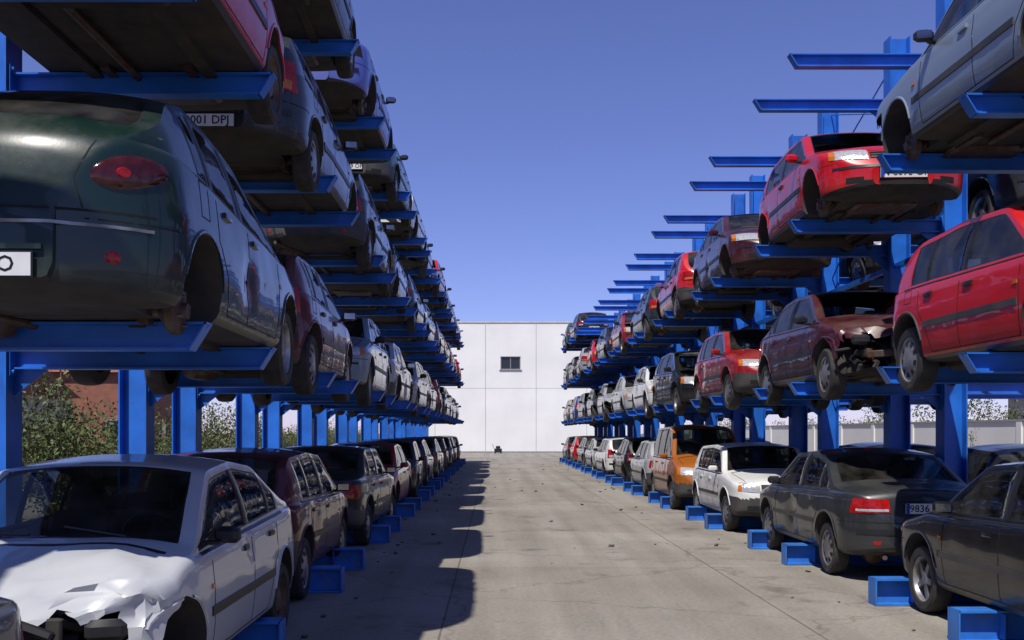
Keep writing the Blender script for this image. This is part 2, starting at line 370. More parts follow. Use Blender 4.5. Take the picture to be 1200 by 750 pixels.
def junk(mb,rx,ry,rz,n,rnd):
    for i in range(n):
        c=(rnd.uniform(*rx),rnd.uniform(*ry),rnd.uniform(*rz))
        m=rnd.choice([RUST,UNDER,TRIM,UNDER,BARE,RUST])
        rot=Matrix.Rotation(rnd.uniform(-.5,.5),3,'X')@Matrix.Rotation(rnd.uniform(-.6,.6),3,'Z')@Matrix.Rotation(rnd.uniform(-.4,.4),3,'Y')
        q=rnd.random()
        if q<.35: mb.box(c,(rnd.uniform(.05,.18),rnd.uniform(.06,.25),rnd.uniform(.04,.14)),m,rot,bev=.012)
        elif q<.5: mb.box(c,(rnd.uniform(.1,.3),rnd.uniform(.1,.3),.006),rnd.choice([BARE,PAINT]),rot)
        else:
            d=rot@Vector((rnd.uniform(-.2,.2),rnd.uniform(-.35,.35),rnd.uniform(-.1,.1)))
            mb.cyl(c,Vector(c)+d,rnd.uniform(.008,.035),m,8)

CARS={}
def car_mesh(key,var=0,wheels='1111',front=1,hood=1,glass='11111',crumple=None,plate=None,fplate=None,rim=0):
    """wheels order: front-left, front-right, rear-left, rear-right ; glass: windshield, rear, left side, right side"""
    ck=(key,var,wheels,front,hood,glass,str(crumple),plate,fplate,rim)
    if ck in CARS: return CARS[ck]
    t=T[key]; L2=t['L']/2; W=t['W']; rnd=random.Random(sum(map(ord,key+wheels))+var*31+front*7)
    bm=bmesh.new(); bm.from_mesh(cut_body(key))
    off=Vector((var*3.1,var*1.7,len(key)))
    dents=[(Vector((rnd.uniform(-L2,L2),rnd.choice((-1,1))*W,rnd.uniform(.4,.8))),rnd.uniform(.18,.4),rnd.uniform(.015,.045)) for _ in range(4)]
    for v in bm.verts:
        nz=noise.noise(v.co*2.6+off)*.007+noise.noise(v.co*7+off)*.002
        if v.co.z>.25: v.co.y+=math.copysign(nz,v.co.y) if abs(v.co.y)>.05 else 0; v.co.z+=nz*.4
        for dc,dr,da in dents:
            d=(v.co-dc).length
            if d<dr: v.co.y-=math.copysign(da*(1-d/dr)**1.5,v.co.y)
        if crumple:
            for (cx,cy,cz,rad,amt,dx,dy,dz) in crumple:
                d=(v.co-Vector((cx,cy,cz))).length
                if d<rad:
                    k=(1-d/rad)**1.2*amt
                    nn=noise.noise_vector(v.co*6+off)*.55+noise.noise_vector(v.co*14+off)*.3
                    v.co+=Vector((dx,dy,dz))*k+nn*k*.6
    bvh=BVHTree.FromBMesh(bm)
    gf=[f for f in bm.faces if f.material_index==GLASS]
    try:
        r=bmesh.ops.inset_region(bm,faces=gf,thickness=.013,depth=-.006,use_even_offset=False)
        for f in r['faces']: f.material_index=TRIM
    except Exception as ex: print('inset',ex)
    kill=[]
    for f in bm.faces:
        c=f.calc_center_median()
        if f.material_index==GLASS:
            nrm=f.normal
            if abs(nrm.y)>.75: idx=2 if c.y>0 else 3
            else: idx=0 if c.x>0 else 1
            if glass[idx]=='0': kill.append(f)
        elif not hood and t['cowl']+.06<c.x<L2-.16 and abs(c.y)<W-.16 and f.normal.z>.5: kill.append(f)
        elif not front and f.material_index in(PAINT,PLAST,TRIM) and c.x>L2-.50 and c.z<.64+.03*math.sin(c.y*23) and (c.x>L2-.22 or c.y<W): kill.append(f)
    bmesh.ops.delete(bm,geom=kill,context='FACES')
    mb=MB()
    def P(axis,a,b):
        if axis=='F': o,d=(3,a,b),(-1,0,0)
        elif axis=='R': o,d=(-3,a,b),(1,0,0)
        elif axis=='L': o,d=(a,3,b),(0,-1,0)
        elif axis=='Q': o,d=(a,-3,b),(0,1,0)
        else: o,d=(a,b,3),(0,0,-1)
        h=bvh.ray_cast(Vector(o),Vector(d))
        return (h[0],Vector(d),h[1]) if h[0] is not None else (None,Vector(d),None)
    def patch(axis,quad,nu,nv,off,mat,skirt=.012,dome=0):
        g=[]
        for i in range(nu+1):
            row=[]
            for j in range(nv+1):
                u,v=i/nu,j/nv
                a=(1-u)*(1-v)*quad[0][0]+u*(1-v)*quad[1][0]+u*v*quad[2][0]+(1-u)*v*quad[3][0]
                b=(1-u)*(1-v)*quad[0][1]+u*(1-v)*quad[1][1]+u*v*quad[2][1]+(1-u)*v*quad[3][1]
                h,d,nn=P(axis,a,b)
                if h is None: return
                nv_=nn if nn.dot(d)<0 else -nn
                row.append((h,nv_,d,dome*4*(u*(1-u)+v*(1-v))/2))
            g.append(row)
        vs=[];fs=[]
        for row in g:
            for h,nn,d,dm in row: vs.append(h+nn*(off+dm))
        idx=lambda i,j:i*(nv+1)+j
        for i in range(nu):
            for j in range(nv): fs.append((idx(i,j),idx(i+1,j),idx(i+1,j+1),idx(i,j+1)))
        border=[(i,0) for i in range(nu)]+[(nu,j) for j in range(nv)]+[(i,nv) for i in range(nu,0,-1)]+[(0,j) for j in range(nv,0,-1)]
        o=len(vs)
        for i,j in border:
            h,nn,d,dm=g[i][j]; vs.append(h-nn*skirt)
        nb=len(border)
        for k in range(nb):
            k2=(k+1)%nb; fs.append((idx(*border[k]),o+k,o+k2,idx(*border[k2])))
        a,b,c=[Vector(vs[i]) for i in fs[0][:3]]
        if (b-a).cross(c-a).dot(g[0][0][1])<0: fs=[f[::-1] for f in fs]
        mb.add(vs,fs,mat)
    def ellipse(axis,cy,cz,ry,rz,rot,off,mat,dome,rings=4,n=22):
        vs=[];ok=True
        for i in range(rings+1):
            fr=i/rings
            for k in range(n):
                a=2*math.pi*k/n; ex,ez=ry*fr*math.cos(a),rz*fr*math.sin(a)
                yy=cy+ex*math.cos(rot)-ez*math.sin(rot); zz=cz+ex*math.sin(rot)+ez*math.cos(rot)
                h,d,nn=P(axis,yy,zz)
                if h is None: return
                if nn.dot(d)>0: nn=-nn
                vs.append(h+nn*(off+dome*(1-fr*fr)) if fr<1 else h+nn*-.006)
        fs=[]
        for i in range(rings):
            for k in range(n): fs.append((i*n+k,i*n+(k+1)%n,(i+1)*n+(k+1)%n,(i+1)*n+k))
        mb.add(vs,fs,mat)
    def ribbon(axis,pts,w,off,mat,step=.05):
        for (a0,b0),(a1,b1) in zip(pts,pts[1:]):
            d=Vector((a1-a0,b1-b0)); l=d.length; d/=l; n=Vector((-d.y,d.x))*w/2
            q=[(a0+n.x,b0+n.y),(a1+n.x,b1+n.y),(a1-n.x,b1-n.y),(a0-n.x,b0-n.y)]
            patch(axis,q,max(1,int(l/step)),1,off,mat,.004)
    zb=lambda x: smooth_pts(t['belt'],x)
    d0,d1,d2=t['doors']; fx,rx=t['ax']
    for ax_,s in(('L',1),('Q',-1)):
        ribbon(ax_,[(d0-.02,.27),(d0,.5),(d0,zb(d0)-.02)],.009,.0015,SEAM)
        ribbon(ax_,[(d1,.27),(d1,zb(d1)-.02)],.009,.0015,SEAM)
        if d2 is not None:
            ribbon(ax_,[(d2+.28,.27),(d2+.20,.5),(d2+.02,.68),(d2,zb(d2)-.02)],.009,.0015,SEAM)
        ribbon(ax_,[(d0-.02,.275),((d2+.28) if d2 is not None else d1,.275)],.008,.0015,SEAM,.1)
        z=.50
        if var!=8: patch(ax_,[(fx-.42,z),(rx+.42,z),(rx+.42,z+.055),(fx-.42,z+.055)],16,2,.010,TRIM if var%3 else PLAST)
        for hx in((d1+.10,d2+.16) if d2 is not None else (d1+.10,)):
            hz=zb(hx)-.13
            patch(ax_,[(hx,hz),(hx+.15,hz),(hx+.15,hz+.035),(hx,hz+.035)],4,2,.016,TRIM if var%2 else PAINT,.01,.008)
        w0=t['win'][0][0]; w1=t['win'][-1][1]-.1
        ribbon(ax_,[(w0,zb(w0)-.008),(0,zb(0)-.008),(w1,zb(w1)-.008)],.016,.004,TRIM,.12)
        if not t['plastic']:
            ribbon(ax_,[(rx-.38,.60),(-L2+.1,.60)],.009,.0015,SEAM)
            if front: ribbon(ax_,[(fx+.38,.58),(L2-.14,.58)],.009,.0015,SEAM)
        if s<0:
            qx=rx+.02
            ribbon(ax_,[(qx-.08,.76),(qx+.08,.76),(qx+.08,zb(qx)-.03),(qx-.08,zb(qx)-.03),(qx-.08,.76)],.006,.0015,SEAM,.04)
        patch(ax_,[(fx-.48,.66),(fx-.42,.66),(fx-.42,.685),(fx-.48,.685)],2,1,.008,AMBER)
        mx=t['win'][-1][1]-.34; mz=zb(mx)+.075; my=s*(W+.055)
        if rnd.random()<.8 or var==0:
            mr=Matrix.Rotation(-s*.18,3,'Z')
            mb.box((mx,my,mz),(.085,.165,.10),PAINT if rnd.random()<.55 else TRIM,mr,bev=.028)
            mb.box(Vector((mx,my,mz))+mr@Vector((-.044,0,0)),(.004,.125,.068),MIRR,mr)
            mb.box((mx+.01,s*(W-.04),mz-.045),(.05,.12,.03),TRIM,bev=.01)
    for axx in t['ax']:
        for ax_,s in(('L',1),('Q',-1)):
            last=None
            for k in range(0,23):
                a=R(12)+R(156)*k/22
                q=[]
                ok=True
                for rr_ in(.357,.380):
                    h,d,nn=P(ax_,axx+rr_*math.cos(a),.315+rr_*math.sin(a))
                    if h is None or abs(h.y)<W*.7: ok=False;break
                    q.append(h)
                if not ok: last=None; continue
                cur=[q[0]+Vector((0,s*-.02,0)),q[0]+Vector((0,s*.010,0)),q[0].lerp(q[1],.5)+Vector((0,s*.011,0)),q[1]+Vector((0,s*-.002,0))]
                if last:
                    vs=last+cur; f=[(0,4,5,1),(1,5,6,2),(2,6,7,3)]
                    if s<0: f=[x[::-1] for x in f]
                    mb.add(vs,f,PLAST if (t['plastic'] and var%2) else PAINT)
                last=cur
    cx=t['cowl']
    if hood:
        hy=W-.17
        for s in(1,-1):
            ribbon('T',[(cx+.10,s*hy),(L2-.22,s*(hy-.05))],.009,.0015,SEAM,.08)
        ribbon('T',[(cx+.09,-hy),(cx+.09,hy)],.03,.002,TRIM,.1)
    for yy in(.05,-.5):
        h1=P('T',cx-.02,yy+.38)[0]; h2=P('T',cx-.09,yy)[0]
        if h1 and h2 and glass[0]=='1': mb.cyl(h1+Vector((0,0,.012)),h2+Vector((0,0,.015)),.008,TRIM,6)
    hy0,hy1,hz0,hz1=t['head']
    if front:
        for s in(1,-1):
            miss=(var in(2,5) and s==1)
            q=[(s*hy0,hz0+.01),(s*hy1,hz0+.03),(s*(hy1-.02),hz1+.01),(s*hy0,hz1-.01)]
            patch('F',q,6,4,.004 if not miss else .001,CLEAR if not miss else SEAM,.01,.012 if not miss else 0)
            patch('F',[(s*hy1,hz0+.03),(s*(hy1+.055),hz0+.04),(s*(hy1+.04),hz1),(s*(hy1-.02),hz1+.01)],2,3,.004,AMBER,.01,.004)
            patch('F',[(s*.42,.33),(s*.60,.33),(s*.60,.40),(s*.42,.40)],3,2,.002,SEAM)
        gz0=hz0+.02; gz1=hz1-.02
        patch('F',[(-hy0+.02,gz0),(hy0-.02,gz0),(hy0-.02,gz1),(-hy0+.02,gz1)],10,3,.002,SEAM)
        for k in range(3):
            z=gz0+.012+k*(gz1-gz0-.02)/3
            patch('F',[(-hy0+.03,z),(hy0-.03,z),(hy0-.03,z+.013),(-hy0+.03,z+.013)],10,1,.008,TRIM if var%2 else PLAST)
        ellipse('F',0,(gz0+gz1)/2,.05,.04,0,.012,RIM,.004,2,14)
        patch('F',[(-.45,.30),(.45,.30),(.42,.36),(-.42,.36)],10,2,.002,SEAM)
        if t['plastic']==0: patch('F',[(-.72,.50),(.72,.50),(.72,.53),(-.72,.53)],16,1,.008,TRIM)
    else:
        mb.box((L2-.20,0,.46),(.05,1.10,.08),RUST,Matrix.Rotation(.06,3,'X'),bev=.01)
        mb.box((L2-.30,.05,.48),(.04,.62,.34),UNDER,Matrix.Rotation(.1,3,'Z'),bev=.01)
        for s in(1,-1):
            mb.box((L2-.45,s*.52,.45),(.50,.07,.09),RUST,bev=.01)
            mb.box((L2-.27,s*.60,.60),(.08,.20,.11),TRIM,Matrix.Rotation(s*.3,3,'Z'),bev=.03)
        junk(mb,(L2-.6,L2-.20),(-.62,.62),(.28,.62),46,rnd)
    if not hood:
        mb.box((fx+.05,.0,.58),(.42,.5,.28),RUST,bev=.03)
        mb.box((fx-.1,-.45,.66),(.2,.28,.16),TRIM,bev=.02)
        mb.cyl((fx,.2,.72),(fx+.2,.35,.70),.07,UNDER)
        junk(mb,(fx-.2,L2-.3),(-.6,.6),(.5,.74),40,rnd)
    ty0,ty1,tz0,tz1=t['tail']
    for s in(1,-1):
        miss=(var==3 and s==-1)
        if key=='fastback':
            ellipse('R',s*(ty0+ty1)/2*.99,(tz0+tz1)/2,.165,.088,s*.30,.006,DRED,.014,6,30)
            ellipse('R',s*((ty0+ty1)/2*.99-.02),(tz0+tz1)/2-.008,.05,.045,0,.021,RED,.004,2,16)
        else:
            q=[(s*ty0,tz0+.01),(s*ty1,tz0),(s*(ty1-.03),tz1),(s*(ty0+.01),tz1-.01)]
            patch('R',q,5,5,.005,RED if not miss else SEAM,.012,.010 if not miss else 0)
            if not miss:
                zm=tz0+(tz1-tz0)*.42
                patch('R',[(s*(ty0+.02),tz0+.02),(s*(ty1-.05),tz0+.02),(s*(ty1-.05),zm-.02),(s*(ty0+.02),zm-.02)],4,2,.0125,AMBER if var%2 else CLEAR,.004,.005)
        ax_='L' if s>0 else 'Q'
        if not miss and key!='fastback': 
            xx=-L2+.16
            patch(ax_,[(xx,tz0+.01),(xx+.12,tz0+.02),(xx+.10,tz1-.02),(xx,tz1-.01)],3,3,.004,RED,.01,.003)
        if key=='fastback': ellipse('R',s*.58,.42,.042,.042,0,.006,RED,.003,2,18)
        else: patch('R',[(s*.50,.36),(s*.57,.36),(s*.57,.40),(s*.50,.40)],2,2,.004,RED)
    pz=.36 if key in('wagon','van','roundsedan','fastback') else (.58 if key not in('sedan','boxsedan') else .76)
    if key!='fastback': ribbon('R',[(-.68,.60),(.68,.60)],.010,.0015,SEAM)
    else:
        ribbon('R',[(-.75,.64),(.75,.64)],.012,.0015,SEAM); ribbon('R',[(-.74,.57),(.74,.57)],.016,.006,RIM,.08)
        ellipse('R',0,.83,.07,.035,0,.01,RIM,.004,2,16)
    if key!='fastback':
        ribbon('R',[(-ty0-.005,.61),(-ty0-.005,tz1)],.008,.0015,SEAM); ribbon('R',[(ty0+.005,.61),(ty0+.005,tz1)],.008,.0015,SEAM)
        patch('R',[(-.72,.47),(.72,.47),(.72,.53),(-.72,.53)],16,1,.010,TRIM if t['plastic']==0 else PLAST)
    else:
        for s in(1,-1): ribbon('R',[(s*.46,.65),(s*.42,.80),(s*.50,1.0)],.008,.0015,SEAM)
    patch('R',[(-.30,pz+.075),(.30,pz+.075),(.30,pz+.10),(-.30,pz+.10)],6,1,.02,PAINT)
    patch('R',[(-.06,tz1-.08),(.06,tz1-.08),(.06,tz1-.04),(-.06,tz1-.04)],2,1,.008,RIM)
    def addplate(axis,z,txt):
        h=P(axis,0,z)[0]; sg=1 if axis=='F' else -1
        if h is None: return
        xx=h.x+sg*.022
        mb.box((xx-sg*.008,0,z),(.012,.53,.125),TRIM); mb.box((xx,0,z),(.008,.515,.11),PLATE)
        mb.box((xx+sg*.002,-sg*.235,z),(.008,.04,.108),PBLUE)
        v,f=text_mesh(txt,.108)
        vv=[(xx+sg*.0055,sg*(a[0]+.015),z+a[1]-.002) for a in v]
        mb.add(vv,f,SEAM)
    if plate!='': addplate('R',pz,plate or '%04d %s'%(rnd.randint(0,9999),''.join(rnd.choice('BCDFGHJKLMN') for _ in range(3))))
    if front and fplate!='': addplate('F',.43,fplate or 'M %04d %s'%(rnd.randint(0,9999),rnd.choice(['OF','NB','SX','TU'])))
    k=0
    for axx in t['ax']:
        for s in(1,-1):
            if wheels[k]=='1': wheel(mb,axx,s,W,rim)
            else: hub(mb,axx,s,W)
            k+=1
    mb.box((cx-.22,0,zb(.8)-.09),(.42,2*W-.30,.20),TRIM,bev=.05)
    for s in(1,-1):
        y=s*.37; sx=.02+rnd.uniform(-.08,.06)
        mb.box((sx+.05,y,.42),(.52,.50,.16),INTER,bev=.05)
        mb.box((sx-.24,y,.74),(.15,.48,.60),INTER,Matrix.Rotation(-.28,3,'Y'),bev=.05)
        mb.box((sx-.35,y,1.10),(.09,.26,.17),INTER,Matrix.Rotation(-.2,3,'Y'),bev=.03)
    mb.box((-.85,0,.44),(.5,1.25,.18),INTER,bev=.05)
    mb.box((-1.12,0,.72),(.15,1.25,.52),INTER,Matrix.Rotation(-.3,3,'Y'),bev=.05)
    C=Vector((.48,.37,.92)); Ax=Vector((-.9,0,.45)).normalized(); U=Vector((0,1,0)); V=Ax.cross(U)
    ring=[]
    for i in range(20):
        a=2*math.pi*i/20; ring.append(C+U*.18*math.cos(a)+V*.18*math.sin(a))
    for i in range(20): mb.cyl(ring[i],ring[(i+1)%20],.014,TRIM,6)
    mb.cyl(C,C+Vector((.3,0,-.15)),.03,TRIM,8); mb.box(C,(.04,.34,.03),TRIM)
    mb.cyl((1.0,.12,.17),(-.9,.12,.17),.028,RUST,10); mb.cyl((-.9,.12,.17),(-L2+.1,.45,.22),.026,RUST,10)
    mb.lathe((-L2+.55,.40,.20),(1,-.2,0),[(.001,0),(.10,.02),(.11,.08),(.11,.38),(.10,.44),(.001,.46)],RUST,14)
    mb.box((-.75,-.15,.19),(.6,.8,.12),UNDER,bev=.03)
    mb.cyl((rx,-.6,.25),(rx,.6,.25),.05,RUST,12); mb.cyl((fx,-.6,.25),(fx,.6,.25),.035,RUST,12)
    mb.box((fx+.05,0,.22),(.45,.7,.12),RUST,bev=.03)
    for s in(1,-1):
        mb.box((0,s*.42,.19),(2.2,.09,.05),UNDER); mb.box((fx-.25,s*.3,.2),(.6,.07,.06),RUST)
        mb.box((rx+.25,s*.5,.21),(.5,.06,.07),RUST)
    pm=mb.mesh('p',CM,True)
    bm.from_mesh(pm); bpy.data.meshes.remove(pm)
    for f in bm.faces: f.smooth=True
    me=bpy.data.meshes.new(T[key]['kind']); bm.to_mesh(me); bm.free()
    for m in CM: me.materials.append(m)
    me.set_sharp_from_angle(angle=R(32))
    CARS[ck]=me; return me

# ------------------------------------------------------------------ layout
LZ=[.26,2.28,4.31,6.38]
BL=[2.0+4.75*k for k in range(0,12)]
BR=[4.2+4.75*k for k in range(0,12)]
LIN={'black':(.007,.008,.009),'dgrey':(.022,.025,.028),'grey':(.08,.085,.09),'silver':(.33,.34,.35),'white':(.74,.74,.72),'burg':(.085,.005,.010),
 'maroon':(.055,.005,.009),'red':(.50,.004,.008),'dred':(.27,.004,.008),'green':(.004,.017,.013),'teal':(.006,.07,.055),'navy':(.007,.012,.042),'blue':(.02,.05,.26),
 'lav':(.11,.15,.55),'steel':(.21,.26,.32),'orange':(.34,.10,.012),'beige':(.35,.31,.24),'dgreen':(.012,.03,.02)}
GEN=[('hatch',0,'1111',1,1,'1111',0),('hatch3',1,'0011',1,1,'1101',1),('hatch',2,'1100',0,1,'1111',2),
     ('sedan',0,'1111',1,1,'1111',1),('boxsedan',3,'1010',1,1,'0111',2),('roundhatch',1,'1111',1,1,'1111',0),
     ('roundhatch',2,'0101',1,0,'1011',1),('boxhatch',0,'1111',1,1,'1111',0),('boxhatch3',1,'0000',1,1,'1110',2),
     ('wagon',1,'1111',1,1,'1111',1),('wagon',2,'0000',1,1,'1111',0),('roundsedan',1,'1111',0,1,'1111',0),('roundsedan',4,'0011',1,1,'1111',1),
     ('minicar',0,'1111',1,1,'1111',2),('fastback',3,'0101',1,1,'1101',1),('boxsedan',1,'1111',1,1,'1111',0),('boxhatch3',4,'1111',0,1,'1111',2),('hatch3',6,'1111',1,1,'0111',1),('sedan',5,'0000',1,1,'1011',1)]
DARK=['black','dgrey','burg','navy','green','dgrey','black','maroon','grey']
MIX=['silver','white','red','dgrey','navy','burg','grey','steel','dred','black','beige','silver','blue','teal','black']
rl=random.Random(21)
lastg=[None]
def place(me,side,yc,level,col,facing,jit=1,lat=None,rz=0):
    base=lat if lat is not None else (1.80 if side<0 else 3.80)
    x=side*(base+.87+ (rl.uniform(-.04,.08) if jit else 0))
    z=LZ[level]-.2+.008
    o=link('scrap_'+me.name.split('.')[0],me,(x,yc+(rl.uniform(-.2,.2) if jit else 0),z))
    o.rotation_euler=(0,0,(R(-90) if facing=='f' else R(90))+R(rl.uniform(-2,2))*jit+R(rz))
    c=LIN[col]; v=rl.uniform(.85,1.15); o.color=(c[0]*v,c[1]*v,c[2]*v,1)
    return o
def gen(side,yc,level,cols,lat=None,types=None):
    g=rl.choice(types or GEN)
    while g is lastg[0] and len(types or GEN)>1: g=rl.choice(types or GEN)
    lastg[0]=g
    me=car_mesh(g[0],g[1],g[2],g[3],g[4],g[5],None,None,None,g[6])
    return place(me,side,yc,level,rl.choice(cols),rl.choice('frr'),1,lat)

# --- left hero cars
place(car_mesh('sedan',0,'1111',1,1,'1111',None,None,None,1),-1,2.2,0,'grey','f',0,1.78)
place(car_mesh('roundsedan',7,'0111',0,1,'1110',[(2.1,.72,.62,.95,.30,-1,-.5,.12),(1.75,-.45,.92,.6,.13,-.3,0,1),(1.5,.5,.9,.5,.10,0,0,.8)],rim=2),-1,6.95,0,'white','f',0,1.66).color=(.46,.475,.49,1)
place(car_mesh('fastback',8,'1110',1,1,'1111',None,'1048 O',None,1),-1,6.95,1,'green','r',0,1.62,1.0)
place(car_mesh('hatch3',4,'1111',1,1,'1111',None,None,None,2),-1,6.75,2,'red','r',0,1.66)
place(car_mesh('hatch',4,'1111'),-1,11.4,0,'burg','r',0,1.82)
place(car_mesh('roundhatch',1,'1111'),-1,11.5,1,'burg','r',0,1.75)
place(car_mesh('wagon',5,'0011',1,1,'1111',None,'9001 DPJ'),-1,11.5,2,'dgrey','r',0,1.75)
gen(-1,11.5,3,['dgrey'],1.75); gen(-1,6.7,3,['navy'],1.75)
place(car_mesh('boxsedan',1,'1111'),-1,16.2,0,'black','r')
place(car_mesh('wagon',1,'1111',1,1,'1111',None,None,None,1),-1,16.2,1,'steel','f')
place(car_mesh('hatch',0,'1111'),-1,16.3,2,'black','r')
place(car_mesh('sedan',3,'1010',1,1,'0111'),-1,16.2,3,'lav','r',0,1.75)
LC={4:(['dred'],['silver'],['dgrey'],['teal']),5:(['dgrey'],['silver'],['green'],['white']),6:(['navy'],['beige'],['silver'],['navy'])}
for k in range(4,12):
    y=BL[k]
    for lv in range(4):
        cols=LC[k][lv] if k in LC else (DARK if lv in(0,) else MIX)
        gen(-1,y,lv,cols)
# --- right hero cars
place(car_mesh('roundsedan',1,'1111',1,1,'1111'),1,2.6,0,'grey','r',0,2.20)
place(car_mesh('sedan',0,'1111',1,1,'1111',None,None,None,1),1,8.05,0,'black','r',0,3.85)
place(car_mesh('sedan',6,'1111',1,1,'1111'),1,13.2,0,'dgrey','r',0,3.82)
place(car_mesh('boxhatch',0,'1111'),1,18.4,0,'white','f',0,3.8)
place(car_mesh('van',1,'1111'),1,23.3,0,'orange','f',0,3.75)
place(car_mesh('hatch',9,'1101',1,1,'0101',[(-1.9,.6,.8,.7,.10,.8,-.3,0),(.3,.85,.5,.45,.12,0,-1,0)]),1,8.3,1,'red','f',0,3.8)
place(car_mesh('sedan',10,'0111',0,1,'0111',[(2.0,-.5,.8,1.0,.26,-1,.3,0),(1.6,.3,.9,.6,.12,-.3,0,1)]),1,13.3,1,'maroon','f',0,3.8)
place(car_mesh('hatch',4,'1111'),1,18.2,1,'dred','f',0,3.8)
place(car_mesh('boxsedan',12,'0000',0,1,'1011',[(-2.1,.5,.8,.8,.2,.8,0,0)]),1,8.3,2,'steel','r',0,3.75)
place(car_mesh('hatch3',11,'0000',1,1,'0111',None,None,'M-8096-OF'),1,13.4,2,'red','f',0,3.75,-2)
place(car_mesh('roundsedan',4,'0011',1,1,'1111',None,None,None,1),1,18.3,2,'maroon','f')
place(car_mesh('hatch',5,'0111'),1,23.1,2,'red','r')
place(car_mesh('roundhatch',2,'0101',1,0,'1011',None,None,None,1),1,23.0,1,'black','f')
RC={5:(['silver'],['white'],None,None),6:(['black'],['white','silver'],['dred'],None),7:(['white'],['silver'],['navy'],None),8:(['silver'],['dgrey'],['red'],None)}
for k in range(5,12):
    y=BR[k]
    for lv in range(4):
        if lv==3 and k<10: continue
        if k==5 and lv==2: gen(1,y,lv,['dgrey']); continue
        cols=RC[k][lv] if (k in RC and RC[k][lv]) else MIX
        gen(1,y,lv,cols)
for k in range(1,12):
    for lv in (0,1,2):
        if lv==1 and k in(1,2,4): continue
        if lv==0 and k in(1,4,7): continue
        if lv==2 and k==1: continue
        gen(1,BR[k]+.2,lv,['navy','dgrey','black','black','burg'] if k<4 else MIX,5.95,[GEN[0],GEN[3],GEN[5],GEN[9]])

# ------------------------------------------------------------------ racks
blue=simple('rack_blue_paint',(.018,.165,.66),.42,0,0,2.2,(.011,.105,.44),.1,scuff=(5,.63,(.07,.08,.10)))
bluedark=simple('rack_blue_scuffed',(.03,.19,.62),.5,0,0,4,(.02,.13,.45),.1,scuff=(7,.56,(.16,.15,.14)))
def ibeam_x(mb,x0,x1,y,ztop,h,w,mat,tip=0,tf=.014,tw=.010):
    s=1 if x1>x0 else -1
    mb.box(((x0+x1)/2,y,ztop-tf/2),(abs(x1-x0),w,tf),mat)
    xb=x0+s*tip
    mb.box(((xb+x1)/2,y,ztop-h+tf/2),(abs(x1-xb),w,tf),mat)
    a=[(x0,ztop-tf),(x1,ztop-tf),(x1,ztop-h+tf),(xb,ztop-h+tf)]
    vs=[(p[0],y-tw/2,p[1]) for p in a]+[(p[0],y+tw/2,p[1]) for p in a]
    mb.add(vs,[(0,1,2,3),(7,6,5,4),(0,3,7,4),(1,0,4,5),(3,2,6,7),(2,1,5,6)],mat)
    vs=[(x0-s*.004,y-w/2,ztop),(x0-s*.004,y+w/2,ztop),(xb-s*.004,y+w/2,ztop-h),(xb-s*.004,y-w/2,ztop-h)]
    vs+= [(v[0]+s*.012,v[1],v[2]) for v in vs]
    mb.add(vs,[(0,1,2,3),(7,6,5,4),(0,3,7,4),(1,0,4,5),(2,1,5,6),(3,2,6,7)],mat)
def rack(side,tip,postx,bays,double,name,off=0):
    mb=MB(); ys=[]
    for yc in bays:
        for dy in(-.87,.87):
            y=yc+dy+off; ys.append(y); px=side*postx
            H=7.25
            mb.box((px-.135,y,H/2),(.016,.26,H),0); mb.box((px+.135,y,H/2),(.016,.26,H),0)
            mb.box((px,y,H/2),(.254,.012,H),0)
            mb.box((px,y,.016),(.5,.45,.03),0)
            for lv,z in enumerate(LZ):
                x1=side*(postx-.144)
                if lv==0:
                    ibeam_x(mb,side*(tip-.06),x1,y,z,z-.004,.20,1,0,.018,.014)
                    for q in(.3,.9): 
                        mb.box((side*(tip+q),y-.053,z/2),(.012,.08,z-.06),1); mb.box((side*(tip+q),y+.053,z/2),(.012,.08,z-.06),1)
                else:
                    ibeam_x(mb,side*tip,x1,y,z,.16,.13,0,.10)
                    g=[(x1,z-.162),(x1,z-.36),(x1-side*.25,z-.162)]
                    vs=[(p[0],y-.006,p[1]) for p in g]+[(p[0],y+.006,p[1]) for p in g]
                    mb.add(vs,[(0,1,2),(5,4,3),(0,3,4,1),(1,4,5,2),(2,5,3,0)],0)
                    # end plate and bolts at the post
                    mb.box((x1-side*.008,y,z-.08),(.014,.20,.26),0)
                    for bz in(-.18,.02):
                        for by in(-.075,.075): mb.cyl((x1-side*.014,y+by,z+bz),(x1-side*.036,y+by,z+bz),.014,0,6)
                if double and lv<4:
                    x1=side*(postx+.144)
                    ibeam_x(mb,side*(2*postx-tip),x1,y,z,.15 if lv else z-.004,.12 if lv else .2,0,.10 if lv else 0)
    ys.sort(); px=side*postx
    for a,b in zip(ys,ys[1:]):
        for z in(4.02,6.05):
            mb.box((px,(a+b)/2,z),(.07,b-a-.016,.07),0)
    for i in range(0,len(ys)-1):
        a,b=ys[i],ys[i+1]
        if b-a>2 and i%4==1:
            for z0,z1 in((2.2,4.0),(4.3,6.1),(6.2,7.1)):
                mb.cyl((px+.05,a+.02,z0),(px+.05,b-.02,z1),.012,0,6); mb.cyl((px+.07,a+.02,z1),(px+.07,b-.02,z0),.012,0,6)
    me=mb.mesh(name,[blue,bluedark],False); return link(name,me)
rack(-1,1.64,3.72,BL,False,'cantilever_storage_rack')
rack(1,3.68,5.72,BR,True,'cantilever_storage_rack')

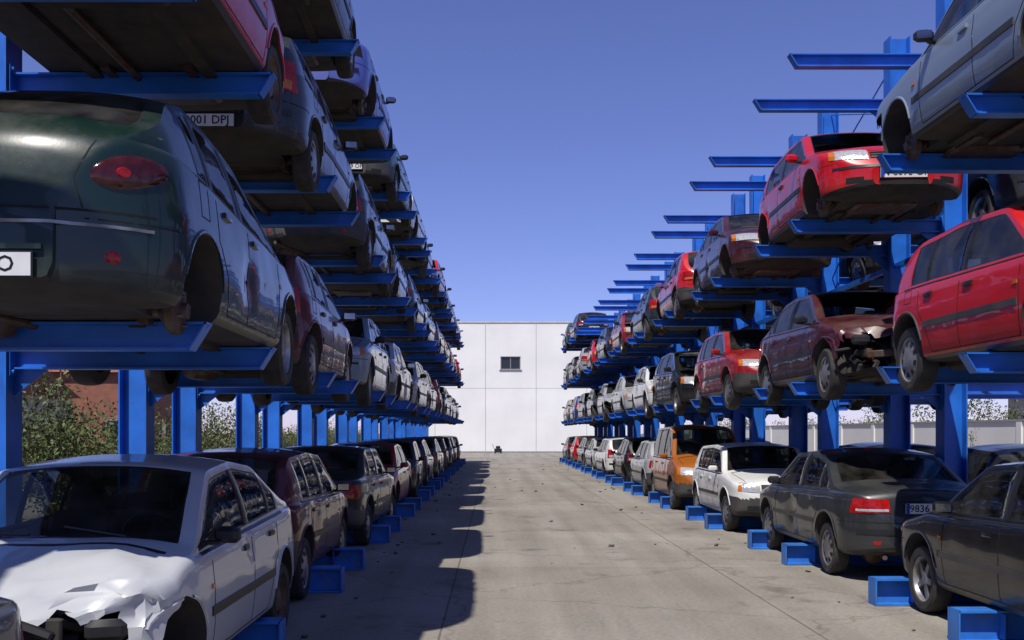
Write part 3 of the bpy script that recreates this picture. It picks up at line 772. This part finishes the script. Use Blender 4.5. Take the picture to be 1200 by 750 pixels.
# ------------------------------------------------------------------ ground
def sheet(name,x0,x1,y0,y1,z,mat):
    me=bpy.data.meshes.new(name); me.from_pydata([(x0,y0,z),(x1,y0,z),(x1,y1,z),(x0,y1,z)],[],[(0,1,2,3)]); me.materials.append(mat); return link(name,me)
def concrete():
    m,nt,out=newmat('yard_concrete'); L=nt.links.new
    b=N(nt,'ShaderNodeBsdfPrincipled'); b.inputs['Roughness'].default_value=.88; b.inputs['Specular IOR Level'].default_value=.25
    tc=N(nt,'ShaderNodeTexCoord')
    n1=N(nt,'ShaderNodeTexNoise'); n1.inputs['Scale'].default_value=.35; n1.inputs['Detail'].default_value=9; n1.inputs['Roughness'].default_value=.6; L(tc.outputs['Object'],n1.inputs['Vector'])
    r1=ramp(nt,n1.outputs['Fac'],.3,.7,(.26,.238,.200,1),(.375,.350,.302,1))
    n2=N(nt,'ShaderNodeTexNoise'); n2.inputs['Scale'].default_value=22; n2.inputs['Detail'].default_value=8; n2.inputs['Roughness'].default_value=.7; L(tc.outputs['Object'],n2.inputs['Vector'])
    r2=ramp(nt,n2.outputs['Fac'],.3,.75,(.70,.70,.70,1),(1.14,1.14,1.14,1))
    mx=N(nt,'ShaderNodeMixRGB',blend_type='MULTIPLY'); mx.inputs[0].default_value=1; L(r1.outputs[0],mx.inputs[1]); L(r2.outputs[0],mx.inputs[2])
    mp=N(nt,'ShaderNodeMapping'); mp.inputs['Scale'].default_value=(1.6,.07,1); L(tc.outputs['Object'],mp.inputs['Vector'])
    n3=N(nt,'ShaderNodeTexNoise'); n3.inputs['Scale'].default_value=1.3; n3.inputs['Detail'].default_value=5; L(mp.outputs[0],n3.inputs['Vector'])
    r3=ramp(nt,n3.outputs['Fac'],.35,.6,(.80,.79,.78,1),(1,1,1,1))
    mx2=N(nt,'ShaderNodeMixRGB',blend_type='MULTIPLY'); mx2.inputs[0].default_value=1; L(mx.outputs[0],mx2.inputs[1]); L(r3.outputs[0],mx2.inputs[2])
    n4=N(nt,'ShaderNodeTexNoise'); n4.inputs['Scale'].default_value=.9; n4.inputs['Detail'].default_value=6; n4.inputs['Roughness'].default_value=.62
    mp4=N(nt,'ShaderNodeMapping'); mp4.inputs['Location'].default_value=(13,4,0); L(tc.outputs['Object'],mp4.inputs['Vector']); L(mp4.outputs[0],n4.inputs['Vector'])
    r4=ramp(nt,n4.outputs['Fac'],.58,.70,(1,1,1,1),(.56,.54,.52,1))
    mx3=N(nt,'ShaderNodeMixRGB',blend_type='MULTIPLY'); mx3.inputs[0].default_value=1; L(mx2.outputs[0],mx3.inputs[1]); L(r4.outputs[0],mx3.inputs[2])
    br=N(nt,'ShaderNodeTexBrick'); br.offset=0; br.inputs['Scale'].default_value=1
    br.inputs['Brick Width'].default_value=3.1; br.inputs['Row Height'].default_value=4.6; br.inputs['Mortar Size'].default_value=.012; br.inputs['Mortar Smooth'].default_value=.3
    br.inputs['Color1'].default_value=(1,1,1,1); br.inputs['Color2'].default_value=(.89,.88,.87,1); br.inputs['Mortar'].default_value=(.5,.48,.46,1)
    mpb=N(nt,'ShaderNodeMapping'); mpb.inputs['Location'].default_value=(.45,1.3,0); L(tc.outputs['Object'],mpb.inputs['Vector']); L(mpb.outputs[0],br.inputs['Vector'])
    mx4=N(nt,'ShaderNodeMixRGB',blend_type='MULTIPLY'); mx4.inputs[0].default_value=1; L(mx3.outputs[0],mx4.inputs[1]); L(br.outputs['Color'],mx4.inputs[2])
    vo=N(nt,'ShaderNodeTexVoronoi',feature='DISTANCE_TO_EDGE'); vo.inputs['Scale'].default_value=.28
    wv=N(nt,'ShaderNodeVectorMath',operation='ADD'); L(tc.outputs['Object'],wv.inputs[0])
    ws=N(nt,'ShaderNodeVectorMath',operation='SCALE'); ws.inputs['Scale'].default_value=.9
    n5=N(nt,'ShaderNodeTexNoise'); n5.inputs['Scale'].default_value=1.5; n5.inputs['Detail'].default_value=6; L(tc.outputs['Object'],n5.inputs['Vector']); L(n5.outputs['Color'],ws.inputs[0]); L(ws.outputs[0],wv.inputs[1]); L(wv.outputs[0],vo.inputs['Vector'])
    r5=ramp(nt,vo.outputs['Distance'],.0015,.006,(.62,.6,.58,1),(1,1,1,1))
    mx5=N(nt,'ShaderNodeMixRGB',blend_type='MULTIPLY'); mx5.inputs[0].default_value=.8; L(mx4.outputs[0],mx5.inputs[1]); L(r5.outputs[0],mx5.inputs[2])
    L(mx5.outputs[0],b.inputs['Base Color'])
    bp=N(nt,'ShaderNodeBump'); bp.inputs['Strength'].default_value=.3; bp.inputs['Distance'].default_value=.01; L(n2.outputs['Fac'],bp.inputs['Height']); L(bp.outputs[0],b.inputs['Normal'])
    L(b.outputs[0],out.inputs[0]); return m
sheet('ground',-900,900,-300,1500,-.03,simple('dry_earth',(.19,.15,.10),.95,0,0,.4,(.12,.11,.06),.3))
sheet('concrete_yard',-7.2,13.5,-12,82,.0,concrete())
# scattered scrap litter on the slab near the racks
rd=random.Random(3); mb=MB()
for i in range(170):
    side=rd.choice((-1,1)); x=(rd.uniform(-2.4,-1.0) if side<0 else rd.uniform(2.9,4.4)) if rd.random()<.85 else rd.uniform(-1,3); y=rd.uniform(6,60)
    s=rd.uniform(.012,.05); rot=Matrix.Rotation(rd.uniform(0,6),3,'Z')@Matrix.Rotation(rd.uniform(-.4,.4),3,'X')
    mb.box((x,y,s*.35),(s*rd.uniform(1,2.5),s,s*.5),rd.choice((0,1,2)),rot,bev=s*.1)
link('scrap_litter',mb.mesh('scrap_litter',[CM[TRIM],CM[RUST],CM[BARE]],False))

# ------------------------------------------------------------------ end building
wall=simple('white_precast',(.80,.79,.76),.8,0,0,.35,(.72,.71,.685),.05)
groove=simple('panel_joint',(.34,.34,.33),.9)
darkglass=simple('window_glass',(.02,.025,.03),.1)
frame=simple('window_frame',(.25,.25,.25),.5)
def building():
    root=bpy.data.objects.new('white_warehouse',None); scene.collection.objects.link(root); root.location=(0,82,0)
    mb=MB(); x0,x1,H,D=-9.0,11.0,10.45,25
    x=-.75
    while x>x0: x-=4.05
    xs=[x0]; x+=4.05
    while x<x1: xs.append(x); x+=4.05
    xs.append(x1)
    wx0,wx1,wz0,wz1=.45,2.05,6.7,7.75
    mb.box(((x0+x1)/2,D/2+.25,H/2-.05),(x1-x0-.04,D,H-.15),1)
    rows=[0,5.2,H]
    for a,b in zip(xs,xs[1:]):
        for za,zb_ in zip(rows,rows[1:]):
            a2,b2,z2,z3=a+.012,b-.012,za+.010 if za else 0,zb_-.010
            if a<wx0 and b>wx1 and za<wz0<zb_:
                mb.box(((a2+wx0)/2,.125,(z2+z3)/2),(wx0-a2,.25,z3-z2),0)
                mb.box(((wx1+b2)/2,.125,(z2+z3)/2),(b2-wx1,.25,z3-z2),0)
                mb.box(((wx0+wx1)/2,.125,(z2+wz0)/2),(wx1-wx0,.25,wz0-z2),0)
                mb.box(((wx0+wx1)/2,.125,(wz1+z3)/2),(wx1-wx0,.25,z3-wz1),0)
            else: mb.box(((a2+b2)/2,.125,(z2+z3)/2),(b2-a2,.25,z3-z2),0)
    w=link('walls',mb.mesh('walls',[wall,groove],False)); w.parent=root
    mb=MB(); mb.box(((x0+x1)/2,.12,H+.05),(x1-x0+.1,.36,.10),0)
    mb.box((x0+.1,D/2+.32,H+.05),(.3,D,.098),0); mb.box((x1-.1,D/2+.32,H+.05),(.3,D,.098),0)
    r=link('roof_coping',mb.mesh('roof_coping',[simple('coping',(.6,.6,.6),.6)],False)); r.parent=root
    mb=MB(); mb.box(((wx0+wx1)/2,.16,(wz0+wz1)/2),(wx1-wx0-.01,.02,wz1-wz0-.01),0)
    for xx in(wx0+.035,(wx0+wx1)/2,wx1-.035): mb.box((xx,.12,(wz0+wz1)/2),(.07,.06,wz1-wz0-.004),1)
    for zz in(wz0+.035,wz1-.035): mb.box(((wx0+wx1)/2,.118,zz),(wx1-wx0-.15,.05,.07),1)
    mb.box(((wx0+wx1)/2,-.03,wz0-.03),(wx1-wx0+.2,.12,.05),1)
    g=link('window',mb.mesh('window',[darkglass,frame],False)); g.parent=root
    mb=MB(); mb.box((1.0,-.02,.0+.08),(20,.04,.16),0); 
    p=link('plinth',mb.mesh('plinth',[simple('plinth',(.3,.3,.29),.8)],False)); p.parent=root
building()
mb=MB(); mb.box((0,0,.25),(.6,.4,.3),0,bev=.04); mb.box((0,0,.5),(.35,.3,.2),0,bev=.04)
for a in(-.22,.22):
    for b in(-.18,.18): mb.lathe((a,b,.08),(0,1,0),[(.001,-.02),(.08,-.02),(.08,.02),(.001,.02)],1,12)
mb.cyl((-.3,-.1,.35),(-.45,-.1,.75),.015,0,6); mb.cyl((-.3,.1,.35),(-.45,.1,.75),.015,0,6); mb.cyl((-.45,-.1,.75),(-.45,.1,.75),.015,0,6)
link('hand_cart',mb.mesh('hand_cart',[CM[TRIM],CM[TIRE]]),(.25,80.9,0))

# ------------------------------------------------------------------ surroundings
brick=simple('brick_red',(.30,.11,.07),.9,0,0,3,(.20,.09,.06),.2)
plaster=simple('plaster',(.5,.46,.38),.9,0,.2,1)
tile=simple('roof_tile',(.28,.12,.07),.85,0,.3,6)
def house(name,x,y,w,d,h,mat,rotz=0):
    root=bpy.data.objects.new(name,None); scene.collection.objects.link(root); root.location=(x,y,0); root.rotation_euler[2]=rotz
    mb=MB(); mb.box((0,0,h/2),(w,d,h),0)
    mb.add([(-w/2-.3,-d/2-.3,h),(w/2+.3,-d/2-.3,h),(w/2+.3,d/2+.3,h),(-w/2-.3,d/2+.3,h),(-w/2-.3,0,h+1.3),(w/2+.3,0,h+1.3)],[(0,1,5,4),(2,3,4,5),(0,4,3),(1,2,5),(0,3,2,1)],1)
    for k in range(int(w//3)):
        xx=-w/2+1.6+k*3
        mb.box((xx,-d/2-.02,1.7),(1.1,.06,1.2),3); mb.box((xx,-d/2-.03,1.7),(.95,.06,1.05),2)
        mb.box((xx,-d/2-.06,1.05),(1.3,.16,.07),3)
    mb.box((w/2+.02,-.5,1.05),(.06,1.0,2.1),2)
    o=link('house_shell',mb.mesh('house_shell',[mat,tile,darkglass,frame],False)); o.parent=root
house('plaster_house',-26,42,14,8,3.2,plaster); house('brick_house',-20.5,54,6,8,4.6,brick,.1); house('plaster_house',32,44,16,9,3.4,plaster,-.2)
house('brick_house',-30,72,16,9,4.2,brick)
def bwall(name,x,y0,y1,h,mat):
    mb=MB(); mb.box((x,(y0+y1)/2,h/2),(.2,y1-y0,h),0); mb.box((x,(y0+y1)/2,h+.03),(.28,y1-y0+.1,.06),1)
    y=y0+1
    while y<y1: mb.box((x,y,h/2-.01),(.3,.3,h-.02),0); y+=4
    link(name,mb.mesh(name,[mat,groove],False))
bwall('boundary_wall',16,-6,84,2.0,wall); bwall('boundary_wall',-12.5,-6,84,1.0,plaster)
leaf1=simple('leaves',(.075,.11,.022),.6,0,0,.9,(.035,.065,.012)); leaf2=simple('leaves_dry',(.15,.16,.04),.7,0,0,.9,(.07,.09,.02)); bark=simple('bark',(.16,.13,.09),.9)
def shrub(name,x,y,h,r,n,rnd):
    mb=MB(); tips=[]
    for k in range(12):
        a=rnd.uniform(0,6.28); rr=r*rnd.uniform(.3,.95); hh=h*rnd.uniform(.6,1.1)
        p0=Vector((rnd.uniform(-.1,.1),rnd.uniform(-.1,.1),0)); p1=Vector((math.cos(a)*rr*.45,math.sin(a)*rr*.45,hh*.5)); p2=Vector((math.cos(a)*rr,math.sin(a)*rr,hh))
        for (q0,q1,ra,rb) in((p0,p1,.035,.022),(p1,p2,.022,.006)):
            d=q1-q0; mb.lathe(q0,d,[(ra,0),(rb,d.length)],0,6)
        p3=p2+Vector((math.cos(a)*.2,math.sin(a)*.2,rnd.uniform(.2,.5))); d=p3-p2; mb.lathe(p2,d,[(.006,0),(.003,d.length)],0,5)
        tips+= [p1.lerp(p2,t_) for t_ in(-.6,-.2,.0,.3,.6,.9,1.0)]
    for i in range(n):
        c=rnd.choice(tips)+Vector((rnd.gauss(0,.18),rnd.gauss(0,.18),rnd.gauss(0,.16)))*r
        s=rnd.uniform(.03,.075)
        u=Vector((rnd.gauss(0,1),rnd.gauss(0,1),rnd.gauss(0,1))).normalized(); v=u.orthogonal().normalized()
        v=(Matrix.Rotation(rnd.uniform(0,6.28),3,u)@v)
        mb.add([c-u*s,c-v*s*.45,c+u*s,c+v*s*.45],[(0,1,2,3)],1 if rnd.random()<.7 else 2)
    return link(name,mb.mesh(name,[bark,leaf1,leaf2],False),(x,y,0))
rs=random.Random(5); proto=[]
for k in range(4):
    o=shrub('shrub',-8.6+rs.uniform(-.4,.4),13.5+k*2.1,2.1+.4*rs.random(),1.15,3000,rs); proto.append(o.data)
for k in range(34):
    o=link('shrub',rs.choice(proto),(-9.0+rs.uniform(-.9,.8),9+k*1.9,0),(0,0,rs.uniform(0,6.28))); s=rs.uniform(.6,1.05) if k<12 else rs.uniform(.5,.9); o.scale=(s,s,s*rs.uniform(.8,1.1))
for k in range(12):
    o=link('shrub',rs.choice(proto),(17.6+rs.uniform(-.7,.8),10+k*6,0),(0,0,rs.uniform(0,6.28))); s=rs.uniform(.8,1.3); o.scale=(s,s,s)

# ------------------------------------------------------------------ light, sky, camera
d=Vector((.225,.56,-1)).normalized()
sun=bpy.data.lights.new('sun','SUN'); sun.energy=5.0; sun.angle=R(.5); sun.color=(1,.955,.88)
so=bpy.data.objects.new('sun',sun); scene.collection.objects.link(so); so.rotation_euler=d.to_track_quat('-Z','Y').to_euler()
w=bpy.data.worlds.new('World'); scene.world=w; w.use_nodes=True; nt=w.node_tree; nt.nodes.clear()
sky=nt.nodes.new('ShaderNodeTexSky'); sky.sky_type='NISHITA'; sky.sun_disc=False
sd=-d; sky.sun_elevation=math.asin(sd.z); sky.sun_rotation=math.atan2(sd.x,sd.y)
sky.air_density=.85; sky.dust_density=.15; sky.ozone_density=3.0
mul=nt.nodes.new('ShaderNodeMixRGB'); mul.blend_type='MULTIPLY'; mul.inputs[0].default_value=1; mul.inputs[2].default_value=(1.12,1.0,1.5,1)
bg=nt.nodes.new('ShaderNodeBackground'); bg.inputs['Strength'].default_value=.088
ow=nt.nodes.new('ShaderNodeOutputWorld'); nt.links.new(sky.outputs[0],mul.inputs[1]); nt.links.new(mul.outputs[0],bg.inputs[0]); nt.links.new(bg.outputs[0],ow.inputs[0])
cam=bpy.data.cameras.new('camera'); cam.lens=36; cam.sensor_width=36; cam.shift_x=20/1200; cam.shift_y=132/1200; cam.clip_end=4000; cam.clip_start=.05
co=bpy.data.objects.new('camera',cam); scene.collection.objects.link(co); co.location=(0,0,1.65); co.rotation_euler=(R(90),0,0); scene.camera=co
scene.view_settings.view_transform='Standard'; scene.view_settings.look='None'; scene.view_settings.exposure=0
print('cars meshes',len(CARS),'objs',len(scene.objects))
